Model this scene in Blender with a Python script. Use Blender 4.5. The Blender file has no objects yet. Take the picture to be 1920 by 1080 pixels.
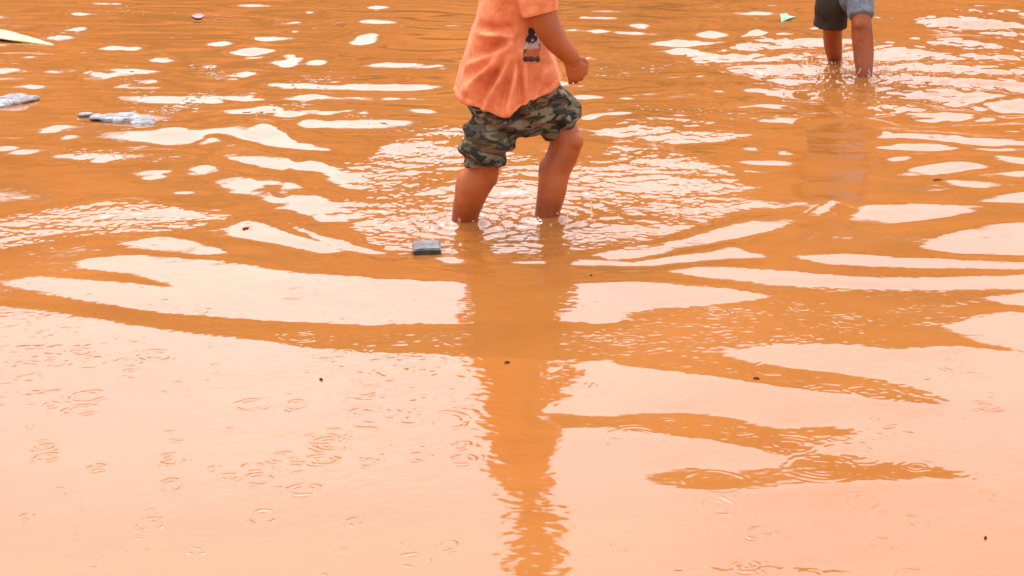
import bpy, bmesh, math, random
import numpy as np
from mathutils import Vector, Matrix, noise
from mathutils.bvhtree import BVHTree

random.seed(7)
RNG = np.random.default_rng(11)
S = bpy.context.scene
COL = S.collection
R = math.radians
PI = math.pi

# ------------------------------------------------------------------ camera
CAM_H, PITCH, F = 1.11, R(16.3), 3000.0          # camera height, downward pitch, focal length in 1920-px units
cp, sp = math.cos(PITCH), math.sin(PITCH)
cd = bpy.data.cameras.new('camera'); cam = bpy.data.objects.new('camera', cd); COL.objects.link(cam)
cam.location = (0, 0, CAM_H); cam.rotation_euler = (PI / 2 - PITCH, 0, 0)
cd.sensor_width = 36; cd.lens = 36 * F / 1920; cd.clip_start = 0.05; cd.clip_end = 3000
S.camera = cam

def ray(px, py):
    rx, ry = (px - 960) / F, (540 - py) / F
    return (rx, cp + ry * sp, -sp + ry * cp)
def ground(px, py, z=0.0):
    d = ray(px, py); t = (z - CAM_H) / d[2]
    return Vector((d[0] * t, d[1] * t, z))
def upright(px, py, Y):
    d = ray(px, py); t = Y / d[1]
    return Vector((d[0] * t, Y, CAM_H + d[2] * t))

# ------------------------------------------------------------------ object helpers
def tag(o, label=None, cat=None, group=None, kind=None):
    if label: o['label'] = label
    if cat: o['category'] = cat
    if group: o['group'] = group
    if kind: o['kind'] = kind
    return o
def link_mesh(name, me, mat, parent=None, loc=None, smooth=True):
    """link a mesh (world-space vertices) as one object; loc moves its origin to the thing's base"""
    o = bpy.data.objects.new(name, me); COL.objects.link(o)
    for m in (mat if isinstance(mat, list) else [mat]): me.materials.append(m)
    if smooth:
        me.polygons.foreach_set('use_smooth', [True] * len(me.polygons))
    if parent:
        o.parent = parent
        me.transform(Matrix.Translation(-world_base(parent)))
    elif loc is not None:
        me.transform(Matrix.Translation(-Vector(loc))); o.location = loc
    return o
def world_base(o):
    v = Vector(o.location)
    while o.parent: o = o.parent; v += Vector(o.location)
    return v
def bm_mesh(bm, name='mesh'):
    me = bpy.data.meshes.new(name); bm.to_mesh(me); bm.free(); return me

# ------------------------------------------------------------------ materials
def mat_new(name):
    m = bpy.data.materials.new(name); m.use_nodes = True
    nt = m.node_tree; b = nt.nodes['Principled BSDF']
    return m, nt, b
def N(nt, t, **kw):
    n = nt.nodes.new(t)
    for k, v in kw.items():
        if k in n.inputs: n.inputs[k].default_value = v
        else: setattr(n, k, v)
    return n
def coords(nt, scale=(1, 1, 1), rot=(0, 0, 0)):
    tc = N(nt, 'ShaderNodeTexCoord'); mp = N(nt, 'ShaderNodeMapping')
    mp.inputs['Scale'].default_value = scale; mp.inputs['Rotation'].default_value = rot
    nt.links.new(tc.outputs['Object'], mp.inputs['Vector'])
    return mp.outputs['Vector']
def ramp(nt, src, stops, interp='LINEAR'):
    r = N(nt, 'ShaderNodeValToRGB'); cr = r.color_ramp; cr.interpolation = interp
    while len(cr.elements) < len(stops): cr.elements.new(0.5)
    for e, (p, c) in zip(cr.elements, stops): e.position = p; e.color = (*c, 1)
    nt.links.new(src, r.inputs['Fac']); return r.outputs['Color']
def noise_tex(nt, vec, scale, detail=4, rough=0.55, dist=0):
    n = N(nt, 'ShaderNodeTexNoise'); n.inputs['Scale'].default_value = scale
    n.inputs['Detail'].default_value = detail; n.inputs['Roughness'].default_value = rough
    n.inputs['Distortion'].default_value = dist
    nt.links.new(vec, n.inputs['Vector']); return n.outputs['Fac']
def bump(nt, b, h, strength, dist):
    n = N(nt, 'ShaderNodeBump'); n.inputs['Strength'].default_value = strength
    n.inputs['Distance'].default_value = dist
    nt.links.new(h, n.inputs['Height']); nt.links.new(n.outputs['Normal'], b.inputs['Normal'])

def mat_noise(name, c0, c1, scale, rough=0.6, bump_s=0.0, bump_d=0.002, bump_scale=None, stretch=(1, 1, 1), spec=0.5, p0=0.35, p1=0.65):
    m, nt, b = mat_new(name)
    v = coords(nt, stretch)
    f = noise_tex(nt, v, scale, 5)
    nt.links.new(ramp(nt, f, [(p0, c0), (p1, c1)]), b.inputs['Base Color'])
    b.inputs['Roughness'].default_value = rough
    b.inputs['Specular IOR Level'].default_value = spec
    if bump_s: bump(nt, b, noise_tex(nt, v, bump_scale or scale * 4, 4), bump_s, bump_d)
    return m

def water_material():
    m, nt, b = mat_new('muddy_water')
    v = coords(nt, (0.55, 0.8, 1), (0, 0, R(-14)))
    f = noise_tex(nt, v, 1.3, 7, 0.62, 1.6)
    nt.links.new(ramp(nt, f, [(0.3, WATER_A), (0.7, WATER_B)]), b.inputs['Base Color'])
    b.inputs['Roughness'].default_value = 0.06
    b.inputs['IOR'].default_value = 1.345
    return m
WATER_A, WATER_B = (0.258, 0.088, 0.0175), (0.315, 0.111, 0.0245)

M_WATER = water_material()
M_MUD = mat_noise('mud', (0.16, 0.055, 0.018), (0.24, 0.085, 0.03), 3, 0.8)
def skin_material(name, c0, c1):
    m, nt, b = mat_new(name); v = coords(nt)
    f = noise_tex(nt, v, 11, 7, 0.65)
    skin = ramp(nt, f, [(0.32, c0), (0.68, c1)])
    g = noise_tex(nt, v, 42, 6, 0.7)                                  # dried mud splashes
    mx = N(nt, 'ShaderNodeMix', data_type='RGBA'); mx.inputs[7].default_value = (0.30, 0.115, 0.035, 1)
    nt.links.new(ramp(nt, g, [(0.60, (0, 0, 0)), (0.68, (0.75, 0.75, 0.75))]), mx.inputs[0]); nt.links.new(skin, mx.inputs[6])
    sx = N(nt, 'ShaderNodeSeparateXYZ'); nt.links.new(v, sx.inputs[0])
    ad = N(nt, 'ShaderNodeMath', operation='MULTIPLY_ADD'); ad.inputs[1].default_value = 0.09
    nt.links.new(noise_tex(nt, v, 26, 4), ad.inputs[0]); nt.links.new(sx.outputs['Z'], ad.inputs[2])
    wet = ramp(nt, ad.outputs[0], [(0.20, (1, 1, 1)), (0.235, (0, 0, 0))])
    wx = N(nt, 'ShaderNodeMix', data_type='RGBA', blend_type='MULTIPLY'); wx.inputs[7].default_value = (0.74, 0.68, 0.64, 1)
    nt.links.new(wet, wx.inputs[0]); nt.links.new(mx.outputs[2], wx.inputs[6]); mx = wx
    ct = N(nt, 'ShaderNodeMath', operation='MULTIPLY'); ct.inputs[1].default_value = 0.35
    nt.links.new(wet, ct.inputs[0]); nt.links.new(ct.outputs[0], b.inputs['Coat Weight']); b.inputs['Coat Roughness'].default_value = 0.15
    nt.links.new(mx.outputs[2], b.inputs['Base Color'])
    nt.links.new(ramp(nt, f, [(0.3, (0.34, 0.34, 0.34)), (0.7, (0.58, 0.58, 0.58))]), b.inputs['Roughness'])
    b.inputs['Specular IOR Level'].default_value = 0.28
    bump(nt, b, noise_tex(nt, v, 150, 5, 0.7), 0.25, 0.0015)
    return m
M_SKIN = skin_material('brown_skin', (0.28, 0.063, 0.0145), (0.43, 0.103, 0.026))
M_SKIN2 = skin_material('deep_brown_skin', (0.20, 0.044, 0.012), (0.34, 0.080, 0.021))
M_HAIR = mat_noise('black_hair', (0.006, 0.0045, 0.0035), (0.014, 0.010, 0.008), 60, 0.75, 1.0, 0.006, 220, spec=0.2)
M_EYE = mat_noise('dark_eye', (0.01, 0.008, 0.006), (0.02, 0.015, 0.01), 10, 0.15)

def cloth_material(name, c0, c1, scale=18, sheen=0.08):
    m, nt, b = mat_new(name)
    v = coords(nt)
    f = noise_tex(nt, v, scale, 8, 0.72)
    nt.links.new(ramp(nt, f, [(0.34, c0), (0.66, c1)]), b.inputs['Base Color'])
    b.inputs['Roughness'].default_value = 0.85
    b.inputs['Specular IOR Level'].default_value = 0.2
    b.inputs['Sheen Weight'].default_value = sheen
    f2 = noise_tex(nt, coords(nt, (1, 1, 0.45), (0, R(35), 0)), 62, 6, 0.7)
    bump(nt, b, f2, 0.45, 0.004)
    return m
M_SHIRT = cloth_material('coral_cotton', (0.58, 0.132, 0.042), (0.82, 0.27, 0.108))
M_DENIM = cloth_material('grey_blue_denim', (0.085, 0.09, 0.105), (0.20, 0.21, 0.235), 40)
M_BROWNCLOTH = cloth_material('dark_brown_cloth', (0.026, 0.016, 0.009), (0.046, 0.030, 0.018), 20, 0.0)
M_GREYTEE = cloth_material('ochre_cotton', (0.28, 0.105, 0.03), (0.38, 0.15, 0.05), 20)

def camo_material():
    m, nt, b = mat_new('camouflage_cotton')
    v = coords(nt, (0.8, 0.8, 2.6), (0, R(24), 0))
    f = noise_tex(nt, v, 17, 2.5, 0.55, 0.9)
    f2 = noise_tex(nt, coords(nt, (1, 1, 1.8), (0.3, R(20), 0.9)), 23, 2.5, 0.55, 0.7)
    base = ramp(nt, f, [(0.0, (0.032, 0.027, 0.017)), (0.42, (0.088, 0.068, 0.038)), (0.52, (0.195, 0.142, 0.084))], 'CONSTANT')
    over = ramp(nt, f2, [(0.0, (0, 0, 0)), (0.575, (1, 1, 1))], 'CONSTANT')
    mx = N(nt, 'ShaderNodeMix', data_type='RGBA')
    mx.inputs[7].default_value = (0.022, 0.020, 0.014, 1)
    nt.links.new(over, mx.inputs[0]); nt.links.new(base, mx.inputs[6])
    nt.links.new(mx.outputs[2], b.inputs['Base Color'])
    b.inputs['Roughness'].default_value = 0.85; b.inputs['Specular IOR Level'].default_value = 0.2
    bump(nt, b, noise_tex(nt, coords(nt), 60, 5, 0.65), 0.8, 0.009)
    return m
M_CAMO = camo_material()

# ------------------------------------------------------------------ the water surface
CREST = 18.0                                     # degrees the far hillside stands above the water
GX0, GX1, GY0, CELL = -5.0, 5.0, 1.2, 0.0125
NX, NY = 800, 1024
gx = GX0 + CELL * np.arange(NX); gy = GY0 + CELL * np.arange(NY)
theta = np.degrees(np.arctan2(CAM_H, gy))[:, None] * np.ones((1, NX))

LEVEL = 0.008                                     # mean height of the surface
def fill(polys, out, val):
    """mark the grid cells inside the given outlines (ground metres)"""
    for P in polys:
        P = np.array([ground(*p, LEVEL)[:2] for p in P])
        i0, j0 = np.floor((P.min(0) - (GX0, GY0)) / CELL).astype(int); i1, j1 = np.ceil((P.max(0) - (GX0, GY0)) / CELL).astype(int)
        i0, j0 = max(i0, 0), max(j0, 0); i1, j1 = min(i1, NX - 1), min(j1, NY - 1)
        if i1 <= i0 or j1 <= j0: continue
        X, Y = np.meshgrid(gx[i0:i1 + 1], gy[j0:j1 + 1])
        ins = np.zeros(X.shape, bool)
        for a, b in zip(P, np.roll(P, -1, 0)):
            c = (a[1] > Y) != (b[1] > Y)
            with np.errstate(divide='ignore', invalid='ignore'):
                xi = (b[0] - a[0]) * (Y - a[1]) / (b[1] - a[1] + 1e-12) + a[0]
            ins ^= c & (X < xi)
        out[j0:j1 + 1, i0:i1 + 1][ins] = val
def oval(cx, cy, rx, ry, rot=0):
    c, s = math.cos(R(rot)), math.sin(R(rot))
    out = []
    for t in np.linspace(0, 2 * PI, 18)[:-1]:
        j = random.uniform(0.62, 1.3); a, b = rx * j * math.cos(t), ry * (0.4 + 0.6 * j) * math.sin(t)
        out.append((cx + a * c - b * s, cy + a * s + b * c))
    return out

# faces of the swell that lean to the sky
SKYWARD = [
    [(-260, 552), (0, 575), (120, 590), (250, 612), (400, 632), (560, 652), (720, 664), (860, 670), (1090, 682), (1180, 673), (1290, 668), (1370, 664), (1420, 652),
     (1520, 650), (1700, 662), (1790, 655), (1920, 655), (2120, 650), (2400, 1500), (-500, 1500)],
    [(150, 486), (260, 479), (400, 490), (560, 514), (700, 525), (870, 531), (960, 540), (960, 596), (870, 602), (700, 606), (500, 596), (300, 580), (100, 552), (5, 532), (60, 517), (200, 527), (330, 536), (250, 510), (160, 502)],
    [(960, 540), (1070, 534), (1180, 530), (1350, 540), (1455, 552), (1380, 562), (1250, 568), (1180, 580), (1150, 604), (1080, 600), (960, 596)],
    [(1230, 505), (1330, 498), (1460, 508), (1600, 518), (1760, 520), (1920, 515), (2100, 515), (2100, 547), (1920, 542), (1700, 539), (1500, 531), (1330, 520)],
    [(1490, 481), (1560, 475), (1750, 485), (1920, 489), (2100, 489), (2100, 506), (1920, 504), (1650, 499), (1540, 492)],
    [(1110, 470), (1200, 450), (1290, 440), (1420, 410), (1500, 400), (1520, 392), (1565, 374), (1575, 380), (1525, 412), (1430, 433), (1320, 453), (1230, 471), (1140, 479)],
    [(1570, 420), (1630, 388), (1700, 384), (1850, 384), (1800, 400), (1700, 413), (1620, 423)],
    [(1715, 462), (1800, 435), (1860, 422), (1920, 420), (2100, 420), (2100, 476), (1920, 472), (1800, 473)],
    [(1070, 481), (1180, 481), (1330, 470), (1370, 459), (1435, 480), (1350, 484), (1200, 490), (1070, 491)],
    [(1770, 338), (1840, 325), (1930, 320), (2100, 317), (2100, 346), (1920, 346), (1850, 351), (1800, 349)],
    [(1650, 330), (1700, 318), (1800, 304), (1850, 312), (1780, 323), (1700, 336)],
    oval(1637, 325, 14, 6),
    [(1635, 214), (1700, 202), (1800, 204), (1825, 212), (1740, 219), (1680, 221)], [(1830, 213), (1880, 210), (1880, 218), (1835, 219)],
    [(1635, 256), (1760, 249), (1850, 262), (1920, 260), (2050, 260), (2050, 275), (1860, 273), (1760, 261)],
    [(1630, 276), (1690, 269), (1765, 270), (1760, 280), (1700, 281)],
    [(1825, 276), (1920, 280), (2050, 284), (2050, 301), (1920, 293)],
    [(1860, 292), (1960, 300), (1960, 308), (1900, 305)],
    [(1795, 187), (1860, 178), (1920, 175), (2050, 177), (2050, 195), (1850, 194)],
    [(1850, 157), (1900, 138), (2050, 136), (2050, 166), (1870, 163)],
    [(1780, 172), (1860, 166), (1950, 168), (1950, 173), (1850, 175)],
    [(1815, 376), (1920, 360), (2050, 360), (2050, 379), (1880, 379)],
    [(1770, 615), (1850, 590), (1920, 584), (2150, 580), (2150, 656), (1900, 655), (1830, 640)],
    [(1850, 557), (1920, 545), (2100, 543), (2100, 571), (1880, 569)],
    [(285, 252), (310, 239), (345, 244), (368, 262), (340, 270), (300, 263)],
    [(366, 265), (400, 257), (480, 279), (540, 299), (552, 310), (530, 319), (480, 306), (400, 287)],
    [(553, 315), (580, 302), (640, 319), (677, 335), (672, 349), (640, 344), (600, 323)],
    [(462, 256), (480, 239), (510, 242), (550, 264), (600, 274), (620, 283), (550, 277), (490, 269)],
    [(360, 316), (390, 309), (440, 324), (500, 354), (522, 380), (490, 370), (430, 357), (390, 337)],
    [(518, 356), (540, 344), (575, 351), (620, 379), (668, 395), (640, 406), (600, 412), (560, 393), (540, 385), (556, 378), (525, 366)],
    [(422, 426), (455, 411), (500, 419), (580, 449), (655, 465), (600, 470), (520, 452), (440, 441)],
    [(225, 456), (300, 444), (360, 454), (430, 475), (380, 482), (280, 470)],
    [(522, 409), (545, 414), (600, 439), (680, 460), (770, 468), (690, 469), (610, 453), (550, 430)],
    [(820, 476), (862, 473), (862, 486), (830, 486)], [(925, 452), (1010, 448), (1015, 466), (930, 464)], [(960, 484), (1025, 482), (1025, 490), (960, 490)],
    [(100, 292), (140, 288), (150, 294), (105, 297)],
] + [oval(*a) for a in [
    (535, 115, 27, 9, -6), (578, 231, 18, 7), (455, 180, 30, 8), (180, 143, 30, 5), (310, 108, 16, 7), (685, 75, 21, 7, -8), (382, 128, 20, 6, -10),
    (595, 117, 17, 4), (475, 98, 15, 4), (540, 214, 16, 4), (280, 153, 14, 5), (418, 81, 18, 4), (20, 130, 24, 8), (215, 90, 14, 3),
    (252, 91, 12, 3), (110, 72, 14, 5), (435, 232, 16, 5), (410, 233, 12, 4), (430, 245, 14, 6, -25), (385, 172, 16, 5), (630, 153, 14, 4),
    (580, 148, 18, 3), (570, 182, 14, 4), (1203, 48, 18, 4), (1276, 78, 14, 8), (1296, 103, 26, 5, 12), (1420, 70, 16, 3), (1330, 66, 20, 4),
    (1400, 74, 8, 4), (288, 327, 22, 9), (500, 205, 20, 5), (1500, 170, 24, 6), (1510, 228, 22, 5),
    (45, 285, 20, 4), (110, 240, 20, 3), (345, 360, 22, 3), (170, 222, 20, 4), (1050, 288, 20, 4), (1425, 305, 60, 4),
    (1300, 370, 30, 5), (1210, 335, 30, 4), (1160, 215, 25, 3)]]
for _ in range(80):                                  # little facets scattered over the open water, thicker to the left
    gxp = 880 * random.random() ** 1.5 if random.random() < 0.6 else random.uniform(1040, 1920)
    gyp = random.uniform(12, 300); gw = random.uniform(3, 15) * (0.6 + gyp / 300)
    if 240 < gxp < 720 and gyp > 215: continue
    SKYWARD.append(oval(gxp, gyp, gw, gw * random.uniform(0.16, 0.30), random.uniform(-10, 8)))
# faces that lean away, to the hillside
HILLWARD = [
    [(1150, 648), (1300, 652), (1430, 680), (1580, 696), (1700, 718), (1785, 748), (1740, 764), (1600, 746), (1450, 730), (1330, 714), (1230, 700), (1150, 690)],
    [(1030, 772), (1150, 774), (1250, 764), (1330, 768), (1400, 778), (1440, 792), (1560, 786), (1620, 806), (1540, 840), (1470, 858), (1380, 838), (1270, 822), (1150, 805), (1030, 803)],
    [(1195, 890), (1300, 866), (1370, 880), (1440, 876), (1500, 848), (1610, 846), (1625, 866), (1680, 860), (1815, 876), (1805, 904), (1640, 910), (1450, 924), (1330, 930), (1220, 912)],
    [(1490, 838), (1600, 858), (1600, 872), (1520, 866)], [(1240, 1066), (1420, 1056), (1600, 1064), (1600, 1074), (1400, 1070), (1250, 1076)],
    [(120, 560), (330, 592), (480, 606), (330, 600)],
]
# churned water
CHURN = [
    [(640, 395), (690, 360), (650, 318), (760, 262), (870, 245), (960, 300), (1090, 300), (1180, 270), (1300, 300), (1400, 335), (1390, 385), (1250, 432), (1150, 458), (1010, 462), (900, 462), (780, 466), (690, 448)],
    [(1140, 230), (1250, 224), (1400, 232), (1380, 262), (1240, 266), (1150, 258)],
    [(1250, 96), (1330, 104), (1400, 88), (1450, 72), (1560, 80), (1700, 92), (1800, 80), (1980, 74), (1980, 140), (1850, 176), (1720, 200), (1600, 202), (1520, 170), (1430, 140), (1330, 120)],
    [(-60, 420), (60, 395), (260, 375), (330, 395), (420, 410), (360, 430), (200, 440), (60, 450), (-60, 470)],
    [(1700, 40), (1800, 28), (1930, 24), (1930, 68), (1800, 60)],
]
SPECKLE = [  # breaking-up patches on the pale foreground
    [(600, 672), (760, 664), (870, 675), (880, 712), (760, 716), (640, 700)], [(655, 760), (760, 742), (880, 745), (880, 800), (760, 806), (660, 790)],
    [(-20, 640), (90, 640), (90, 682), (-20, 690)], [(1480, 780), (1640, 790), (1700, 850), (1600, 880), (1500, 850)], [(1390, 660), (1520, 655), (1560, 690), (1440, 690)],
    [(1160, 1040), (1640, 1040), (1640, 1100), (1160, 1100)], [(1560, 700), (1780, 715), (1780, 760), (1640, 740)],
    [(700, 890), (900, 890), (920, 930), (720, 930)],
]
cls = np.zeros((NY, NX)); fill(SKYWARD, cls, 1); fill(HILLWARD, cls, 0)
churn = np.zeros((NY, NX)); fill(CHURN, churn, 1.0)
speck = np.zeros((NY, NX)); fill(SPECKLE, speck, 1.0)

kx = 2 * PI * np.fft.rfftfreq(NX, CELL)[None, :]; ky = 2 * PI * np.fft.fftfreq(NY, CELL)[:, None]
def blur(a, sx, sy):
    return np.fft.irfft2(np.fft.rfft2(a) * np.exp(-0.5 * ((kx * sx) ** 2 + (ky * sy) ** 2)), s=a.shape)
churn_s = np.clip(blur(churn, 0.05, 0.07), 0, 1); speck_s = np.clip(blur(speck, 0.10, 0.14), 0, 1)
# slope limits: reflected ray rises theta + 2*atan(dh/dy)
MARG = 3.5
up = np.tan(np.radians((CREST + MARG - theta) / 2)); dn = np.tan(np.radians((CREST - MARG - theta) / 2))
sky = cls > 0.5
lo = np.where(sky, up, np.minimum(dn, 0) - 0.10); hi = np.where(sky, np.maximum(up, 0) + 0.10, dn)
mid = np.tan(np.radians((CREST + 1.8 - theta) / 2))
ch = (churn_s > 0.5) & ~sky
lo = np.where(ch, mid - 0.02, lo); hi = np.where(ch, mid + 0.08, hi)
edge = np.minimum.reduce([np.ones((NY, NX)), (gx[None, :] - GX0) / 0.8 + 0 * theta, (GX1 - gx[None, :]) / 0.8 + 0 * theta, (gy[:, None] - GY0) / 0.5 + 0 * theta, (gy[-1] - gy[:, None]) / 1.5 + 0 * theta])
edge = np.clip(edge, 0, 1)
LAM, MU = 0.02, 2.0
s = np.clip(0, lo, hi) * edge
den = ky ** 2 + LAM * kx ** 2 + MU; 
for it in range(110):
    H = -1j * ky * np.fft.rfft2(s) / den
    hy = np.fft.irfft2(1j * ky * H, s=s.shape)
    if it < 109: s = np.clip(hy, lo, hi) * edge
H *= np.exp(-0.5 * ((kx * 0.010) ** 2 + (ky * 0.008) ** 2))
swell = np.fft.irfft2(H, s=s.shape)
_f = ground(950, 412); swell = (swell - swell[int((_f.y - GY0) / CELL), int((_f.x - GX0) / CELL)]) - 0.002; swell = (swell - LEVEL) * edge + LEVEL

# ripple fields, each with unit rms slope
def ripple_field(nx, ny, cell, lam, spread, aniso, seed, angle=0.0):
    r = np.random.default_rng(seed)
    qx = 2 * PI * np.fft.rfftfreq(nx, cell)[None, :]; qy = 2 * PI * np.fft.fftfreq(ny, cell)[:, None]
    c, sn = math.cos(angle), math.sin(angle)
    rx, ry = qx * c + qy * sn, -qx * sn + qy * c
    k = np.sqrt((rx * aniso) ** 2 + ry ** 2); k0 = 2 * PI / lam
    A = np.fft.rfft2(r.standard_normal((ny, nx))) * np.exp(-0.5 * (np.log(np.maximum(k, 1e-6) / k0) / spread) ** 2)
    sy = np.fft.irfft2(1j * qy * A, s=(ny, nx))
    return np.fft.irfft2(A, s=(ny, nx)) / sy.std()
NF = 2
fine = ripple_field(NX * NF, NY * NF, CELL / NF, 0.028, 0.5, 1.4, 1)
medium = ripple_field(NX, NY, CELL, 0.11, 0.5, 1.35, 2, 0.12)
patchy = ripple_field(NX, NY, CELL, 0.5, 0.5, 1.3, 9); patchy = np.clip(0.95 + 0.35 * patchy / patchy.std(), 0.45, 1.5)
churn_s = churn_s * patchy
churny = ripple_field(NX * NF, NY * NF, CELL / NF, 0.055, 0.85, 1.6, 5)
broad = ripple_field(NX, NY, CELL, 0.42, 0.35, 2.0, 3, -0.15)
Yd = gy[:, None] + 0 * theta
far_w = np.clip((Yd - 3.6) / 3.0, 0, 1)
east = np.clip((gx[None, :] + 0 * theta - 0.1) / 1.5, 0, 1) * np.clip((Yd - 5.0) / 2.0, 0, 1)
amp_f = (0.013 - 0.006 * far_w + 0.008 * east + 0.115 * churn_s + 0.060 * speck_s + 0.011 * np.exp(-((Yd - 3.55) / 0.5) ** 2)) * edge
amp_m = (0.006 + 0.007 * far_w + 0.026 * east + 0.050 * churn_s + 0.012 * speck_s) * edge
amp_b = (0.004 + 0.044 * far_w + 0.02 * churn_s) * edge
c0 = ground(952, 425); rad_ = np.sqrt((gx[None, :] - c0.x) ** 2 + (gy[:, None] - c0.y) ** 2)
ang_ = np.arctan2(gy[:, None] - c0.y, gx[None, :] - c0.x)
rings_h = np.zeros((NY, NX))
for lam_, sl_, r0_, w0_ in ((0.085, 0.045, 0.40, 0.16), (0.16, 0.016, 0.75, 0.28), (0.055, 0.05, 0.22, 0.10)):
    rings_h += sl_ * lam_ / (2 * PI) * np.sin(2 * PI * (rad_ + 0.02 * np.sin(5 * ang_)) / lam_) * np.exp(-((rad_ - r0_) / w0_) ** 2) * (0.7 + 0.3 * np.sin(2 * ang_ + 1))
c1 = ground(1600, 138); rad_ = np.sqrt((gx[None, :] - c1.x) ** 2 + (gy[:, None] - c1.y) ** 2)
rings_h += 0.05 * 0.16 / (2 * PI) * np.sin(2 * PI * rad_ / 0.16) * np.exp(-((rad_ - 0.6) / 0.4) ** 2)
base_h = rings_h * edge + swell + medium * amp_m + broad * amp_b

def bspl(t):
    return [(1 - t) ** 3 / 6, (3 * t ** 3 - 6 * t ** 2 + 4) / 6, (-3 * t ** 3 + 3 * t ** 2 + 3 * t + 1) / 6, t ** 3 / 6]
def sample_row(grid, cell, xs, y):
    ny, nx = grid.shape
    v = (y - GY0) / cell
    if v < 1 or v > ny - 3: return np.zeros_like(xs)
    j = int(v); w = bspl(v - j)
    row = sum(w[q] * grid[j - 1 + q] for q in range(4))
    u = (xs - GX0) / cell; ok = (u > 1) & (u < nx - 3); u = np.clip(u, 1.01, nx - 3.01)
    i = u.astype(int); w = bspl(u - i)
    return np.where(ok, sum(w[q] * row[i - 1 + q] for q in range(4)), 0)

# raindrop rings: (pixel x, pixel y, radius px, strength)
RINGS = [(250, 700, 22, 1.1), (165, 740, 30, 1), (150, 765, 28, 1), (475, 757, 33, 1), (557, 757, 22, 1.2), (85, 835, 16, 1), (88, 853, 19, 1), (180, 874, 14, 1.2), (430, 893, 15, 1.1),
         (485, 897, 25, .9), (570, 917, 27, 1.1), (493, 968, 29, .9), (440, 805, 18, .6), (152, 660, 18, 1.1), (38, 690, 42, 1), (290, 668, 32, .9), (1130, 727, 23, 1), (1375, 738, 38, .9),
         (1560, 742, 46, 1), (1420, 998, 22, 1), (1190, 822, 55, .9), (1345, 950, 34, .8), (1790, 685, 32, .9), (1855, 760, 14, 1.2), (865, 833, 16, 1),
         (868, 860, 22, 1), (670, 1005, 75, .5), (670, 1005, 52, .45), (560, 551, 34, 1.2), (380, 577, 14, 1.2), (295, 562, 18, .9), (620, 830, 34, 1),
         (605, 860, 26, 1), (530, 855, 22, .9), (1400, 1060, 24, 1), (1345, 580, 20, 1.4), (1500, 573, 20, 1), (1590, 600, 30, .8), (560, 632, 34, 1.1), (860, 640, 26, .9),
         (330, 725, 30, .6), (52, 967, 12, .8), (1540, 880, 70, .7), (1600, 850, 50, .7), (1480, 830, 44, .7), (1640, 740, 55, 1.1), (1450, 690, 40, 1.0), (1340, 905, 60, .5),
         (1050, 330, 60, 1), (100, 402, 30, 1), (130, 457, 34, 1), (760, 690, 60, .9), (700, 780, 55, .9), (840, 785, 40, .9), (1700, 980, 60, .5), (1850, 905, 40, .7), (270, 1010, 60, .4)]
for _ in range(110):
    rp = (random.uniform(-60, 1980), random.uniform(590, 1090), random.uniform(7, 30), random.uniform(0.25, 0.85))
    if not 850 < rp[0] < 1100: RINGS.append(rp)
ring_w = []
for (px, py, rr, st) in RINGS:
    g = ground(px, py, LEVEL); e = ground(px + rr, py, LEVEL)
    rad = e.x - g.x; lam = 0.0125 + 0.10 * rad
    need = max(0.05, math.tan(R((math.degrees(math.atan2(CAM_H, g.y)) - CREST) / 2)) + 0.035)
    ring_w.append((g.x, g.y, rad, lam, st * (2.8 if rr < 36 else 1.8) * need * lam / (2 * PI)))
# a low collar of water where each leg goes in
LEGS = [ground(872, 413), ground(1023, 408), ground(1565, 122), ground(1620, 148)]

FAR_D, NEAR_D, NR, NC = 11.5, 2.05, 1250, 1320
dd = 1.0 / np.linspace(1 / NEAR_D, 1 / FAR_D, NR)
before = np.concatenate([-np.geomspace(400, 2, 14), [-1, -0.4, 0.2, 0.8, 1.2, 1.5, 1.7, 1.85, 1.95]])
after = FAR_D + np.geomspace(0.05, 900, 60)
D = np.concatenate([before, dd, after])
uf = np.linspace(-0.40, 0.40, NC)
uo = 0.40 + np.geomspace(0.002, 60, 45)
U = np.concatenate([-uo[::-1], uf, uo])
width = np.where(D > 2, D, 2.0)
nr, nc = len(D), len(U)
V = np.zeros((nr, nc, 3), np.float32)
for r_, (d, w) in enumerate(zip(D, width)):
    xs = w * U
    z = np.zeros(nc)
    if GY0 < d < gy[-1]:
        z += sample_row(base_h, CELL, xs, d)
        z += sample_row(fine, CELL / NF, xs, d) * sample_row(amp_f, CELL, xs, d) + sample_row(churny, CELL / NF, xs, d) * 0.085 * sample_row(churn_s, CELL, xs, d)
        for (x0, y0, rad, lam, A) in ring_w:
            if abs(d - y0) < rad + 2 * lam:
                rr = np.sqrt((xs - x0) ** 2 + (d - y0) ** 2)
                q = (rr - rad) / lam
                ph = np.arctan2(d - y0, xs - x0)
                q = q + 0.18 * np.sin(2 * ph + x0 * 40) + 0.10 * np.sin(5 * ph + y0 * 60)
                z += A * np.cos(2 * PI * q) * np.exp(-(q / 0.75) ** 2) * (0.62 + 0.38 * np.sin(3 * ph + x0 * 70))
                if rad > 0.02:
                    q = (rr - 0.55 * rad) / (0.8 * lam); z += 0.45 * A * np.cos(2 * PI * q) * np.exp(-(q / 0.7) ** 2) * (0.6 + 0.4 * np.sin(2 * ph + y0 * 50))
        for L in LEGS:
            if abs(d - L.y) < 0.4:
                rr = np.sqrt((xs - L.x) ** 2 + (d - L.y) ** 2)
                z += 0.009 * np.exp(-((rr - 0.04) / 0.018) ** 2) + 0.003 * np.cos(2 * PI * rr / 0.055) * np.exp(-(rr / 0.16) ** 2)
        z += np.where((np.abs(xs) > 4.9), LEVEL * np.clip((np.abs(xs) - 4.9) / 0.1, 0, 1), 0)
    else:
        z += LEVEL
    V[r_, :, 0] = xs; V[r_, :, 1] = d; V[r_, :, 2] = z
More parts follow.
